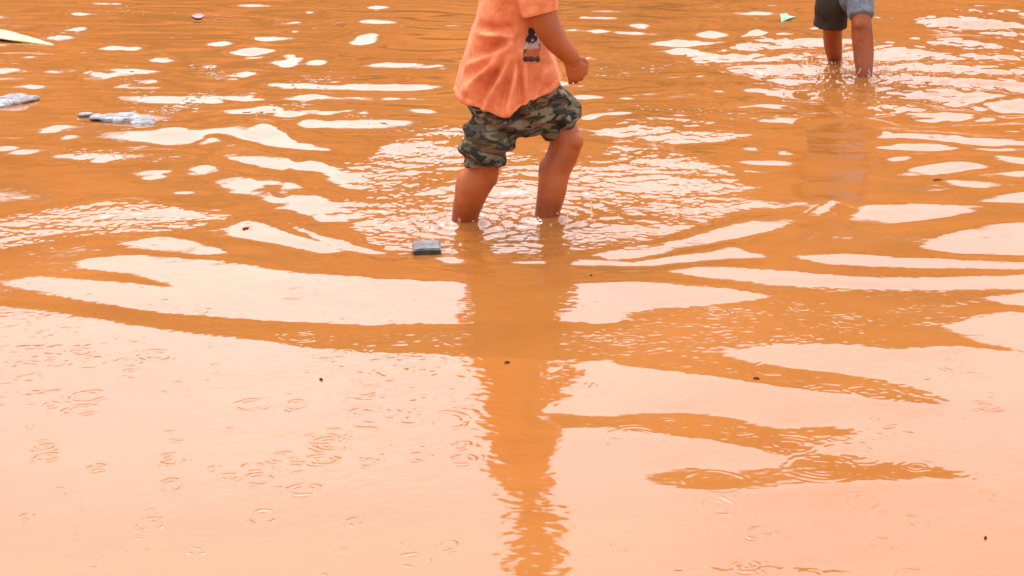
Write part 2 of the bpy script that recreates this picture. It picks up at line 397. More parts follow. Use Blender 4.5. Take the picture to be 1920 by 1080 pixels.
idx = np.arange(nr * nc, dtype=np.int32).reshape(nr, nc)
Q = np.stack([idx[:-1, :-1], idx[:-1, 1:], idx[1:, 1:], idx[1:, :-1]], -1).reshape(-1, 4)
me = bpy.data.meshes.new('water')
me.vertices.add(nr * nc); me.vertices.foreach_set('co', V.ravel())
me.loops.add(Q.size); me.loops.foreach_set('vertex_index', Q.ravel().astype(np.int32))
me.polygons.add(len(Q)); me.polygons.foreach_set('loop_start', np.arange(0, Q.size, 4, dtype=np.int32))
me.polygons.foreach_set('loop_total', np.full(len(Q), 4, np.int32))
me.polygons.foreach_set('use_smooth', np.ones(len(Q), bool))
me.update()
water = bpy.data.objects.new('water', me); COL.objects.link(water); me.materials.append(M_WATER)
tag(water, kind='structure')
def water_z(x, y):
    r_ = int(np.searchsorted(D, y)); c_ = int(np.searchsorted(U, x / width[r_])); return float(V[r_, c_, 2])

# ------------------------------------------------------------------ ground under the water and the hillside beyond
bm = bmesh.new(); bmesh.ops.create_grid(bm, x_segments=40, y_segments=40, size=1200)
for v in bm.verts: v.co.z = -0.14
ground_o = link_mesh('ground', bm_mesh(bm), M_MUD, smooth=False); tag(ground_o, kind='structure')

def hill_height(x, y):
    d = math.hypot(x * 0.45, y) + 2.5 * noise.noise((x * 0.03, y * 0.03, 2))
    t = min(max((d - 40) / 30, 0), 1); t = t * t * (3 - 2 * t)
    return -0.6 + t * (19.0 + 1.1 * noise.noise((x * 0.06, y * 0.02, 5))) + 0.5 * t * noise.noise((x * 0.3, y * 0.3, 1))
bm = bmesh.new()
xs_h = np.linspace(-170, 170, 130); ys_h = np.linspace(34, 110, 60)
vs = [[bm.verts.new((x, y, hill_height(x, y))) for x in xs_h] for y in ys_h]
for j in range(len(ys_h) - 1):
    for i in range(len(xs_h) - 1):
        bm.faces.new((vs[j][i], vs[j][i + 1], vs[j + 1][i + 1], vs[j + 1][i]))
def hillside_material():
    m, nt, b = mat_new('laterite_and_grass')
    v = coords(nt, (0.25, 0.3, 0.75))
    soil = ramp(nt, noise_tex(nt, v, 0.5, 6, 0.6), [(0.3, (0.16, 0.046, 0.010)), (0.7, (0.46, 0.145, 0.030))])
    f = noise_tex(nt, coords(nt, (0.2, 0.25, 0.6)), 0.42, 6, 0.6)
    mx = N(nt, 'ShaderNodeMix', data_type='RGBA'); mx.inputs[7].default_value = (0.060, 0.036, 0.010, 1)
    nt.links.new(ramp(nt, f, [(0.50, (0, 0, 0)), (0.56, (1, 1, 1))]), mx.inputs[0]); nt.links.new(soil, mx.inputs[6])
    nt.links.new(mx.outputs[2], b.inputs['Base Color']); b.inputs['Roughness'].default_value = 0.95; b.inputs['Specular IOR Level'].default_value = 0.1
    return m
M_SOIL = hillside_material()
hill = link_mesh('hills', bm_mesh(bm), M_SOIL); tag(hill, kind='structure')
# scrub along the crest: uncountable leaf clumps
M_LEAF = mat_noise('scrub_leaves', (0.035, 0.05, 0.015), (0.10, 0.11, 0.03), 1.5, 0.7)
bm = bmesh.new()
for c in range(420):
    x = random.uniform(-120, 120); y = random.uniform(60, 76) / 1.0
    y = math.sqrt(max(y * y - (x * 0.45) ** 2, 900)); z0 = hill_height(x, y)
    hgt = random.uniform(1.0, 3.4)
    for q in range(110):
        a, b_ = random.uniform(0, 2 * PI), random.random()
        p = Vector((x + math.cos(a) * b_ * hgt * 0.7, y + math.sin(a) * b_ * hgt * 0.7, z0 + hgt * (0.1 + 0.9 * random.random() * (1 - b_ * b_ * 0.6))))
        t = Vector((random.gauss(0, 1), random.gauss(0, 1), random.gauss(0, 1))).normalized(); n_ = t.orthogonal().normalized(); r_ = random.uniform(0.12, 0.34)
        bm.faces.new([bm.verts.new(p + t * r_), bm.verts.new(p + n_ * r_ * 0.6), bm.verts.new(p - t * r_), bm.verts.new(p - n_ * r_ * 0.6)])
scrub = link_mesh('scrub', bm_mesh(bm), M_LEAF, smooth=False)
tag(scrub, 'low green scrub covering the crest of the far orange hillside', 'scrub', kind='stuff')

# ------------------------------------------------------------------ bodies
def catmull(P, n):
    P = [np.array(p, float) for p in P]; P = [2 * P[0] - P[1]] + P + [2 * P[-1] - P[-2]]
    out = []
    for i in range(1, len(P) - 2):
        for t in np.linspace(0, 1, n, endpoint=False):
            a, b, c, d = P[i - 1:i + 3]
            out.append(0.5 * ((2 * b) + (-a + c) * t + (2 * a - 5 * b + 4 * c - d) * t * t + (-a + 3 * b - 3 * c + d) * t ** 3))
    out.append(P[-2]); return out
def tube(bm, pts, rad, ref=(0, 1, 0), seg=20, n=6, cap=True):
    """closed limb through pts; rad: (across, along ref) or one radius per point"""
    rad = [r if isinstance(r, tuple) else (r, r) for r in rad]
    C = [Vector(p) for p in catmull(pts, n)]; Rr = [tuple(max(1e-4, x) for x in p) for p in catmull(rad, n)]
    T = [(C[min(i + 1, len(C) - 1)] - C[max(i - 1, 0)]).normalized() for i in range(len(C))]
    secs = []
    if cap:
        for k in range(3, 0, -1):
            a = k / 4 * PI / 2; secs.append((C[0] - T[0] * Rr[0][0] * math.sin(a) * 0.8, T[0], Rr[0][0] * math.cos(a), Rr[0][1] * math.cos(a)))
    secs += [(c, t, r[0], r[1]) for c, t, r in zip(C, T, Rr)]
    if cap:
        for k in range(1, 4):
            a = k / 4 * PI / 2; secs.append((C[-1] + T[-1] * Rr[-1][0] * math.sin(a) * 0.8, T[-1], Rr[-1][0] * math.cos(a), Rr[-1][1] * math.cos(a)))
    rings = []
    for c, t, ra, rb in secs:
        e2 = Vector(ref) - t * t.dot(Vector(ref)); e2.normalize(); e1 = e2.cross(t)
        rings.append([bm.verts.new(c + e1 * ra * math.cos(2 * PI * k / seg) + e2 * rb * math.sin(2 * PI * k / seg)) for k in range(seg)])
    for a, b in zip(rings, rings[1:]):
        for k in range(seg): bm.faces.new((a[k], a[(k + 1) % seg], b[(k + 1) % seg], b[k]))
    bm.faces.new(rings[0][::-1]); bm.faces.new(rings[-1])
def ball(bm, c, r, M=None, seg=16):
    m = (M.to_4x4() if M else Matrix()).copy(); m = Matrix.Translation(c) @ m @ Matrix.Diagonal((*r, 1))
    bmesh.ops.create_uvsphere(bm, u_segments=seg, v_segments=seg // 2 + 2, radius=1, matrix=m)
_t = bmesh.new(); bmesh.ops.create_icosphere(_t, subdivisions=1, radius=1)
DROP_V = [v.co.copy() for v in _t.verts]; DROP_F = [[v.index for v in f.verts] for f in _t.faces]; _t.free()
def bead(bm, c, r, rot=0.0):
    co, si = math.cos(rot), math.sin(rot)
    vs = [bm.verts.new((c.x + v.x * r[0] * co - v.y * r[1] * si, c.y + v.x * r[0] * si + v.y * r[1] * co, c.z + v.z * r[2])) for v in DROP_V]
    for f in DROP_F: bm.faces.new([vs[i] for i in f])
def fuse(bm, voxel, smooth=4):
    """voxel-weld overlapping limbs into one continuous skin"""
    bmesh.ops.recalc_face_normals(bm, faces=bm.faces)
    me = bm_mesh(bm, 'tmp'); o = bpy.data.objects.new('tmp', me); COL.objects.link(o)
    m = o.modifiers.new('r', 'REMESH'); m.mode = 'VOXEL'; m.voxel_size = voxel; m.use_smooth_shade = True
    if smooth:
        k = o.modifiers.new('s', 'SMOOTH'); k.iterations = smooth; k.factor = 0.5
    dg = bpy.context.evaluated_depsgraph_get(); dg.update()
    out = bpy.data.meshes.new_from_object(o.evaluated_get(dg))
    bpy.data.objects.remove(o); bpy.data.meshes.remove(me)
    return out
def wrinkle(me, fn):
    n = len(me.vertices); co = np.empty(n * 3, np.float32); me.vertices.foreach_get('co', co); co = co.reshape(-1, 3)
    no = np.empty(n * 3, np.float32); me.vertices.foreach_get('normal', no); no = no.reshape(-1, 3)
    d = np.array([fn(Vector(p), q) for p, q in zip(co.tolist(), no.tolist())], np.float32)
    me.vertices.foreach_set('co', (co + no * d[:, None]).ravel().astype(np.float32)); me.update()
def fold(p, a, b, width, depth, sharp=1.0):
    """a crease running from a to b (front view): negative valley beside a ridge"""
    ab = Vector((b[0] - a[0], 0, b[2] - a[2])); ap = Vector((p.x - a[0], 0, p.z - a[2]))
    L = ab.length; t = ap.dot(ab) / (L * L)
    if t < -0.15 or t > 1.15: return 0.0
    s_ = (ab.z * ap.x - ab.x * ap.z) / L / width
    env = math.sin(PI * min(max((t - 0.12) / 1.0, 0), 1) ** 0.8)
    return depth * env * (math.exp(-s_ * s_) - 0.8 * math.exp(-(s_ - 1.4) ** 2))

def head(bm, c, fwd, up_, k):
    """head about 0.2*k tall, chin to crown, centred on c"""
    f = Vector(fwd).normalized(); u = Vector(up_); u = (u - f * u.dot(f)).normalized(); l = u.cross(f)
    M = Matrix((f, l, u)).transposed()
    at = lambda a, b, d: c + (f * a + l * b + u * d) * k
    ball(bm, at(-0.008, 0, 0.022), (0.092 * k, 0.074 * k, 0.080 * k), M)
    ball(bm, at(0.022, 0, -0.028), (0.060 * k, 0.056 * k, 0.068 * k), M)
    ball(bm, at(0.050, 0, -0.080), (0.024 * k, 0.026 * k, 0.018 * k), M)
    ball(bm, at(0.068, 0, 0.028), (0.016 * k, 0.045 * k, 0.012 * k), M)
    tube(bm, [at(0.078, 0, 0.016), at(0.088, 0, -0.004), at(0.094, 0, -0.016)], [0.007 * k, 0.009 * k, 0.011 * k], l, 10, 3)
    for s_ in (-1, 1):
        ball(bm, at(0.082, 0.011 * s_, -0.018), (0.009 * k, 0.008 * k, 0.007 * k), M, 10)
        ball(bm, at(0.058, 0.036 * s_, -0.018), (0.020 * k, 0.018 * k, 0.020 * k), M, 12)
        ball(bm, at(-0.005, 0.076 * s_, -0.008), (0.018 * k, 0.008 * k, 0.028 * k), M, 12)
    ball(bm, at(0.078, 0, -0.041), (0.010 * k, 0.022 * k, 0.006 * k), M, 12)
    ball(bm, at(0.075, 0, -0.052), (0.011 * k, 0.019 * k, 0.007 * k), M, 12)
    return f, u, l, M, at
def hair_and_eyes(person, c, fwd, up_, k):
    dummy = bmesh.new(); f, u, l, M, at = head(dummy, c, fwd, up_, k); dummy.free()
    bm = bmesh.new(); bmesh.ops.create_icosphere(bm, subdivisions=5, radius=1)
    for v in bm.verts:
        d = v.co.normalized()
        lim = d.x * 0.85 - d.z * 0.9 + 0.06 * noise.noise(d * 6)          # towards the face and down
        g = 1.09 + 0.03 * noise.noise(d * 9) + 0.02 * noise.noise(d * 25) - max(0.0, min(1.0, (lim - 0.02) * 5)) * 0.30
        if d.z < -0.55: g -= 0.2
        v.co = at(-0.008 + d.x * 0.094 * g, d.y * 0.076 * g, 0.022 + d.z * 0.082 * g)
    link_mesh('hair', bm_mesh(bm), M_HAIR, person)
    for s_ in (-1, 1):
        bm = bmesh.new(); ball(bm, at(0.071, 0.031 * s_, 0.010), (0.010 * k, 0.012 * k, 0.008 * k), M, 14)
        link_mesh('eye', bm_mesh(bm), M_EYE, person)

def hand(bm, wrist, palm_end, back, fore, k=1.0, curl=1.0):
    """palm from wrist to palm_end; back = direction the back of the hand faces; fore = towards the thumb side"""
    ax = (palm_end - wrist).normalized(); back = Vector(back); back = (back - ax * back.dot(ax)).normalized()
    fore = Vector(fore); fore = (fore - ax * fore.dot(ax) - back * back.dot(fore)).normalized()
    L = (palm_end - wrist).length
    tube(bm, [wrist - ax * 0.01, wrist + ax * L * 0.35, wrist + ax * L * 0.75, palm_end], [(0.022 * k, 0.018 * k), (0.025 * k, 0.015 * k), (0.029 * k, 0.0130 * k), (0.029 * k, 0.0105 * k)], back, 18, 5)
    for q, ln in zip((1.5, 0.5, -0.5, -1.5), (0.92, 1.0, 0.94, 0.78)):
        p = palm_end + fore * q * 0.0163 * k - ax * (0.004 if abs(q) > 1 else 0) * k
        pts = [p - ax * 0.008]; ang = 0.25 * curl + 0.05 * q
        cur = p
        pts.append(cur)
        for seg_l, bend in ((0.026, 0.55), (0.018, 0.75), (0.014, 0.6)):
            ang += bend * curl
            d = ax * math.cos(ang) - back * math.sin(ang)
            cur = cur + d * seg_l * ln * k; pts.append(cur)
        tube(bm, pts, [0.0066 * k, 0.0070 * k, 0.0064 * k, 0.0060 * k, 0.0048 * k], fore, 12, 4)
    b0 = wrist + ax * L * 0.30 + fore * 0.020 * k
    tube(bm, [b0 - fore * 0.006, b0 + ax * 0.014 * k + fore * 0.010 * k - back * 0.006 * k, b0 + ax * 0.034 * k + fore * 0.011 * k - back * 0.014 * k, b0 + ax * 0.050 * k + fore * 0.004 * k - back * 0.022 * k],
         [0.011 * k, 0.0100 * k, 0.0085 * k, 0.0068 * k], back, 12, 4)
def foot(bm, ankle, fwd):
    f = Vector(fwd).normalized(); a = Vector(ankle); b = Vector((a.x, a.y, -0.118))
    tube(bm, [a, b - f * 0.020 + Vector((0, 0, 0.03))], [0.033, 0.030], f, 16, 4)
    tube(bm, [b - f * 0.035 + Vector((0, 0, 0.022)), b + f * 0.03 + Vector((0, 0, 0.028)), b + f * 0.10 + Vector((0, 0, 0.017)), b + f * 0.14 + Vector((0, 0, 0.010))],
         [(0.028, 0.024), (0.030, 0.028), (0.038, 0.017), (0.032, 0.010)], (0, 0, 1), 16, 5)

# ---- first child: wading to the right in a coral shirt
Y1 = ground(950, 412).y
P = lambda px, py, dy=0.0: upright(px, py, Y1 + dy)
base1 = Vector((P(950, 412).x, Y1, -0.12))
bm = bmesh.new()
tube(bm, [P(972, 205), P(970, 150), P(968, 80), P(975, 0), P(982, -100), P(988, -165)], [(0.070, 0.090), (0.075, 0.095), (0.075, 0.100), (0.080, 0.112), (0.070, 0.112), (0.045, 0.06)], (0, 1, 0), 24)
tube(bm, [P(985, -140), P(992, -185), P(998, -230)], [0.044, 0.038, 0.038], (0, 1, 0), 16)
HC1, HF1, HU1 = P(1010, -298), (1, -0.12, -0.28), (0.2, 0, 1)
head(bm, HC1, HF1, HU1, 0.98)
# near leg (trailing) and far leg (leading)
n_foot = ground(872, 413); f_foot = ground(1023, 408)
dn_, df_ = n_foot.y - Y1, f_foot.y - Y1
tube(bm, [P(958, 190, -0.06), P(925, 262, -0.055), P(908, 308, -0.045), P(904, 326, -0.04), P(888, 352, -0.035), P(876, 388, -0.02), P(871, 415, dn_), P(866, 452, dn_ + 0.01)],
     [0.058, 0.049, 0.0445, 0.0465, 0.0475, 0.0415, 0.0375, 0.033], (0, 1, 0), 22)
tube(bm, [P(990, 190, 0.06), P(1030, 222, 0.06), P(1055, 250, 0.055), P(1060, 275, 0.05), P(1041, 322, 0.04), P(1034, 362, 0.03), P(1024, 408, df_), P(1014, 446, df_)],
     [0.058, 0.049, 0.0465, 0.0465, 0.0440, 0.0415, 0.0345, 0.031], (0, 1, 0), 22)
ball(bm, P(1071, 266, 0.040), (0.036, 0.036, 0.034)); ball(bm, P(1064, 300, 0.040), (0.020, 0.020, 0.022))
ball(bm, P(1032, 325, 0.045), (0.036, 0.038, 0.058)); ball(bm, P(877, 356, -0.03), (0.037, 0.038, 0.058)); ball(bm, P(920, 332, -0.042), (0.021, 0.032, 0.028))
foot(bm, P(868, 445, dn_), (1, -0.1, 0)); foot(bm, P(1014, 440, df_), (1, -0.1, 0))
# near arm swung forward, far arm swung back
WR = P(1069, 106, -0.155)
tube(bm, [P(985, -140, -0.10), P(996, -80, -0.145), P(1008, -8, -0.155), P(1022, 40, -0.16), P(1041, 74, -0.16), WR, P(1074, 117, -0.153)], [0.050, 0.045, 0.040, 0.0370, 0.0330, 0.0245, 0.019], (0, 1, 0), 20)
hand(bm, WR, P(1083, 136, -0.150), (0.25, -1, 0.12), (1, 0.15, 0.3), 1.0, 0.72)
WL = P(928, 96, 0.17)
tube(bm, [P(985, -140, 0.10), P(973, -60, 0.145), P(958, 30, 0.16), P(944, 62, 0.165), WL], [0.050, 0.043, 0.036, 0.033, 0.022], (0, 1, 0), 18)
hand(bm, WL, P(922, 124, 0.165), (-0.2, 1, 0), (1, 0, -0.2), 1.0, 0.9)
boy = link_mesh('person', fuse(bm, 0.0022, 1), M_SKIN, loc=base1)
tag(boy, 'child in a coral T-shirt and camouflage shorts wading through the muddy water', 'person')
hair_and_eyes(boy, HC1, HF1, HU1, 0.98)

# T-shirt: loose bell, lower at the back, sleeves to the elbow
bm = bmesh.new()
def slab_loft(bm, secs, seg=48):
    """rings given as (left px, left py, right px, right py, half depth, dy)"""
    rings = []
    for (lx, ly, rx, ry, hd, dy) in secs:
        a, b = P(lx, ly, dy), P(rx, ry, dy); c = (a + b) / 2; e = (b - a) / 2
        ring = []
        for k in range(seg):
            t = 2 * PI * k / seg; co, si = math.cos(t), math.sin(t)
            co = math.copysign(abs(co) ** 0.9, co); si = math.copysign(abs(si) ** 0.9, si)
            ring.append(c + e * co + Vector((0, hd * si, 0)))
        rings.append(ring)
    n = len(rings); sm = []
    for k in range(seg): sm.append(catmull([r[k] for r in rings], 5))
    vr = [[bm.verts.new(sm[k][j]) for k in range(seg)] for j in range(len(sm[0]))]
    for a, b in zip(vr, vr[1:]):
        for k in range(seg): bm.faces.new((a[k], a[(k + 1) % seg], b[(k + 1) % seg], b[k]))
    bm.faces.new(vr[0][::-1]); bm.faces.new(vr[-1])
slab_loft(bm, [(850, 172, 1054, 150, 0.172, 0), (853, 160, 1051, 142, 0.170, 0), (862, 128, 1044, 120, 0.160, 0), (874, 92, 1034, 88, 0.150, 0), (886, 50, 1025, 50, 0.140, 0),
               (899, 10, 1026, 10, 0.142, 0), (908, -50, 1034, -52, 0.142, 0), (920, -125, 1032, -132, 0.125, 0), (945, -166, 1024, -168, 0.085, 0), (965, -186, 1017, -186, 0.055, 0)])
for v in list(bm.verts):
    pass
tube(bm, [P(982, -136, -0.075), P(994, -88, -0.135), P(1004, -32, -0.152), P(1010, 14, -0.158), P(1012, 24, -0.158)], [0.060, 0.059, 0.055, 0.050, 0.0495], (0, 1, 0), 28, 6, cap=False)
tube(bm, [P(982, -136, 0.075), P(972, -70, 0.135), P(963, 0, 0.150), P(958, 18, 0.155)], [0.060, 0.058, 0.054, 0.051], (0, 1, 0), 28, 6, cap=False)
me = fuse(bm, 0.0036, 3)
A_ = P(992, 48, 0)
def shirt_fn(p, nn):
    d = 0.0
    w = 0.0
    for (b, wd, dp) in [((868, 122), 0.013, 0.016), ((868, 165), 0.015, 0.016), ((905, 195), 0.013, 0.014), ((948, 208), 0.011, 0.012), ((985, 185), 0.009, 0.010), ((892, 55), 0.013, 0.015)]:
        d += fold(p, P(980, 58), P(*b), wd, dp * 2.1) * min(1.0, nn[1] ** 2 * 1.4)
    d += fold(p, P(1024, 112), P(1000, 176), 0.006, 0.008)
    z0 = P(950, 190).z
    low = max(0.0, 1 - (p.z - z0) / 0.35)
    ang = math.atan2(p.y - Y1, p.x - P(950, 100).x)
    d += low * 0.0045 * math.sin(ang * 7 + 1.2 * noise.noise(p * 6))
    d += 0.004 * noise.noise(Vector((p.x * 14 + p.z * 9, p.y * 10, p.z * 7))) + 0.0022 * noise.noise(p * 38)
    tc_ = min(max((p.x - xa) / (xm - xa) if p.x < xm else (xb - p.x) / (xb - xm), 0), 1)
    hz = P(850, 172).z + (P(1054, 150).z - P(850, 172).z) * (p.x - xa) / (xb - xa) - tc_ ** 0.9 * min(max(0.5 - (p.y - Y1) / 0.20, 0), 1) * 0.070
    d -= 0.0022 * math.exp(-((p.z - hz - 0.022) / 0.0035) ** 2)
    return d
# hem dips in the middle towards the camera
zc = P(950, 172).z
n = len(me.vertices); co = np.empty(n * 3, np.float32); me.vertices.foreach_get('co', co); co = co.reshape(-1, 3)
xa, xm, xb = P(850, 172).x, P(945, 172).x, P(1050, 150).x
tcur = np.where(co[:, 0] < xm, (co[:, 0] - xa) / (xm - xa), (xb - co[:, 0]) / (xb - xm)).clip(0, 1)
nearside = np.clip(0.5 - (co[:, 1] - Y1) / 0.20, 0, 1)
lowz = np.clip(1 - (co[:, 2] - (zc - 0.02)) / 0.16, 0, 1)
co[:, 2] -= (tcur ** 0.9) * nearside * lowz * 0.070
me.vertices.foreach_set('co', co.ravel()); me.update()
wrinkle(me, shirt_fn)
shirt = link_mesh('t_shirt', me, M_SHIRT, boy)
# picture printed on the chest
dg = bpy.context.evaluated_depsgraph_get(); dg.update()
tree = BVHTree.FromPolygons([tuple(v.co + base1) for v in me.vertices], [tuple(p.vertices) for p in me.polygons])
def flat_mat(name, c): return mat_noise(name, tuple(x * 0.85 for x in c), tuple(x * 1.1 for x in c), 60, 0.8, spec=0.2)
PRINT = [flat_mat('print_black', (0.035, 0.026, 0.025)), flat_mat('print_white', (0.50, 0.36, 0.31)), flat_mat('print_orange', (0.5, 0.13, 0.03)), flat_mat('print_grey', (0.16, 0.13, 0.14)), flat_mat('print_brown', (0.10, 0.05, 0.04))]
bm = bmesh.new(); NU, NVv = 20, 36; grid = {}
for j in range(NVv + 1):
    for i in range(NU + 1):
        px = 979 + 33 * i / NU + 3.0 * (1 - j / NVv); py = 50 + 67 * j / NVv
        d = Vector(ray(px, py)).normalized(); hit = tree.ray_cast(Vector((0, 0, CAM_H)), d)
        if hit[0] is not None: grid[i, j] = bm.verts.new(hit[0] + (hit[1] if hit[1].dot(d) < 0 else -hit[1]) * 0.0022)
for j in range(NVv):
    for i in range(NU):
        q = [grid.get(k) for k in ((i, j), (i, j + 1), (i + 1, j + 1), (i + 1, j))]
        if None in q: continue
        u, v = (i + 0.5) / NU, (j + 0.5) / NVv
        n_ = 0.25 * noise.noise((u * 6, v * 8, 3))
        u += 0.10 * noise.noise((u * 3, v * 5, 7)); v += 0.04 * noise.noise((u * 7, v * 5, 11))
        m_ = None
        if not 0.06 + 0.10 * noise.noise((v * 9, 1, 4)) < (i + 0.5) / NU < 0.94 + 0.10 * noise.noise((v * 9, 5, 2)) or (j + 0.5) / NVv > 0.97 + 0.04 * noise.noise((u * 9, 3, 3)): continue
        if v > 0.91: m_ = 0
        elif v > 0.84: m_ = 4 if u > 0.2 else 0
        elif v > 0.62: m_ = 2 if 0.12 < u + n_ * 0.3 < 0.9 else 4
        elif v > 0.46: m_ = 1 if u + n_ > 0.05 and u < 0.9 else 3
        elif v > 0.22: m_ = 0 if ((u - 0.42) / 0.34) ** 2 + ((v - 0.34) / 0.13) ** 2 < 1 + n_ and not ((u - 0.5) / 0.1) ** 2 + ((v - 0.38) / 0.04) ** 2 < 1 else (1 if u > 0.5 else (3 if u > 0.2 else None))
        elif v > 0.02: m_ = 0 if ((u - 0.45) / 0.25) ** 2 + ((v - 0.14) / 0.1) ** 2 < 1 + n_ else None
        if m_ is None: continue
        f_ = bm.faces.new(q); f_.material_index = m_
for v in [v for v in bm.verts if not v.link_faces]: bm.verts.remove(v)
link_mesh('printed_picture', bm_mesh(bm), PRINT, shirt)

# camouflage shorts
bm = bmesh.new()
tube(bm, [P(962, 108), P(966, 140), P(970, 175), P(972, 205)], [(0.070, 0.09), (0.090, 0.105), (0.108, 0.122), (0.098, 0.115)], (0, 1, 0), 32)
tube(bm, [P(956, 178, -0.050), P(938, 215, -0.056), P(916, 255, -0.056), P(908, 285, -0.052), P(906, 306, -0.047)], [0.090, 0.086, 0.074, 0.068, 0.060], (0, 1, 0), 32, cap=False)
tube(bm, [P(990, 175, 0.050), P(1014, 193, 0.055), P(1040, 216, 0.056), P(1057, 240, 0.055)], [0.094, 0.084, 0.073, 0.063], (0, 1, 0), 32, cap=False)
me = fuse(bm, 0.004, 3)
ax_n = (P(906, 305) - P(945, 200)).normalized()
def shorts_fn(p, nn):
    side = p.x < P(955, 240).x
    t = (p - P(945, 200)).dot(ax_n)
    d = 0.0
    if side:
        d += 0.0085 * math.sin(t * 2 * PI / 0.062 + 2.2 * noise.noise(p * 11) + (p.x * 5)) * min(1, max(0, (t + 0.02) / 0.05))
    else:
        d += 0.006 * math.sin((p.x * 0.6 + p.z) * 2 * PI / 0.07 + 2.5 * noise.noise(p * 9))
    d += 0.010 * noise.noise(p * 15) + 0.004 * noise.noise(p * 40)
    return d
wrinkle(me, shorts_fn)
link_mesh('shorts', me, M_CAMO, boy)

# ---- second child, farther off, walking towards the camera (only the legs are in the picture)
f2, r2 = ground(1620, 148), ground(1565, 122)
Y2 = 0.5 * (f2.y + r2.y)
P2 = lambda px, py, dy=0.0: upright(px, py, Y2 + dy)
base2 = Vector((P2(1592, 135).x, Y2, -0.12))
dF, dR = f2.y - Y2, r2.y - Y2
bm = bmesh.new()
tube(bm, [P2(1586, -20), P2(1586, -70), P2(1586, -130), P2(1586, -180), P2(1586, -215)], [(0.115, 0.085), (0.105, 0.078), (0.120, 0.085), (0.118, 0.075), (0.06, 0.05)], (0, 1, 0), 24)
tube(bm, [P2(1586, -205), P2(1586, -228), P2(1586, -250)], [0.044, 0.040, 0.040], (0, 1, 0), 16)
HC2, HF2, HU2 = P2(1586, -288, -0.02), (-0.1, -1, -0.25), (0, 0, 1)
head(bm, HC2, HF2, HU2, 1.0)
tube(bm, [P2(1606, -45, 0), P2(1612, 0, -0.085), P2(1615, 38, -0.150), P2(1616, 62, -0.160), P2(1619, 95, -0.172), P2(1620, 125, dF + 0.012), P2(1620, 148, dF), P2(1620, 172, dF)],
     [0.056, 0.047, 0.044, 0.047, 0.046, 0.040, 0.034, 0.032], (0, 1, 0), 22)
ball(bm, P2(1614, 47, -0.178), (0.034, 0.028, 0.034)); ball(bm, P2(1620, 90, -0.150), (0.037, 0.036, 0.055))
tube(bm, [P2(1565, -45, 0), P2(1562, 0, 0.02), P2(1561, 40, 0.04), P2(1561, 62, 0.075), P2(1562, 85, 0.125), P2(1565, 108, dR - 0.035), P2(1566, 124, dR), P2(1567, 146, dR)],
     [0.056, 0.050, 0.046, 0.044, 0.042, 0.035, 0.030, 0.029], (0, 1, 0), 22)
ball(bm, P2(1561, 78, 0.11), (0.036, 0.036, 0.05))
foot(bm, P2(1620, 170, dF), (-0.05, -1, 0)); foot(bm, P2(1567, 142, dR), (-0.1, -1, 0))
for s_, sx in ((-1, 1535), (1, 1637)):
    tube(bm, [P2(1586 + s_ * 30, -190), P2(sx, -165), P2(sx + s_ * 14, -125), P2(sx + s_ * 16, -82, -0.03 * s_), P2(sx + s_ * 12, -52, -0.08 * s_)], [0.045, 0.046, 0.038, 0.032, 0.023], (0, 1, 0), 18)
    hand(bm, P2(sx + s_ * 12, -52, -0.08 * s_), P2(sx + s_ * 11, -31, -0.095 * s_), (s_, 0, 0), (0, -1, 0.1), 1.0, 0.9)
boy2 = link_mesh('person', fuse(bm, 0.0042, 3), M_SKIN2, loc=base2)
tag(boy2, 'child in grey-blue and dark brown shorts stepping through splashing water, upper body cut off', 'person')
hair_and_eyes(boy2, HC2, HF2, HU2, 1.0)
bm = bmesh.new()
tube(bm, [P2(1586, -92), P2(1586, -60), P2(1586, -30), P2(1588, -12)], [(0.120, 0.100), (0.132, 0.110), (0.135, 0.112), (0.105, 0.095)], (0, 1, 0), 32)
tube(bm, [P2(1608, -40, -0.02), P2(1613, 0, -0.095), P2(1615, 31, -0.150)], [0.082, 0.062, 0.0515], (0, 1, 0), 28, cap=False)
tube(bm, [P2(1562, -40, 0), P2(1560, -5, 0.01), P2(1559, 11, 0.01)], [0.085, 0.074, 0.071], (0, 1, 0), 28, cap=False)
me = fuse(bm, 0.005, 3); wrinkle(me, lambda p, nn: 0.010 * noise.noise(p * 13) + 0.005 * noise.noise(p * 34))
link_mesh('shorts', me, M_DENIM, boy2)
bm = bmesh.new()
tube(bm, [P2(1561, -8, 0.0), P2(1559, 10, 0.005), P2(1558, 30, 0.02), P2(1556, 48, 0.03)], [(0.070, 0.078), (0.074, 0.080), (0.074, 0.080), (0.0765, 0.082)], (0, 1, 0), 28, cap=False)
me = fuse(bm, 0.0045, 2); wrinkle(me, lambda p, nn: 0.006 * noise.noise(p * 12) + 0.003 * noise.noise(p * 34))
o = link_mesh('shorts_leg', me, M_BROWNCLOTH, boy2); o['label'] = 'dark brown leg of the shorts, longer than the other'
bm = bmesh.new()
tube(bm, [P2(1586, -42), P2(1586, -90), P2(1586, -150), P2(1586, -195), P2(1586, -222)], [(0.145, 0.115), (0.135, 0.105), (0.142, 0.110), (0.115, 0.085), (0.055, 0.055)], (0, 1, 0), 32)
for s_, sx in ((-1, 1535), (1, 1637)):
    tube(bm, [P2(1586 + s_ * 25, -188), P2(sx, -165), P2(sx + s_ * 12, -122)], [0.058, 0.060, 0.056], (0, 1, 0), 24, cap=False)
me = fuse(bm, 0.006, 3); wrinkle(me, lambda p, nn: 0.012 * noise.noise(p * 9) + 0.004 * noise.noise(p * 30))
link_mesh('t_shirt', me, M_GREYTEE, boy2)

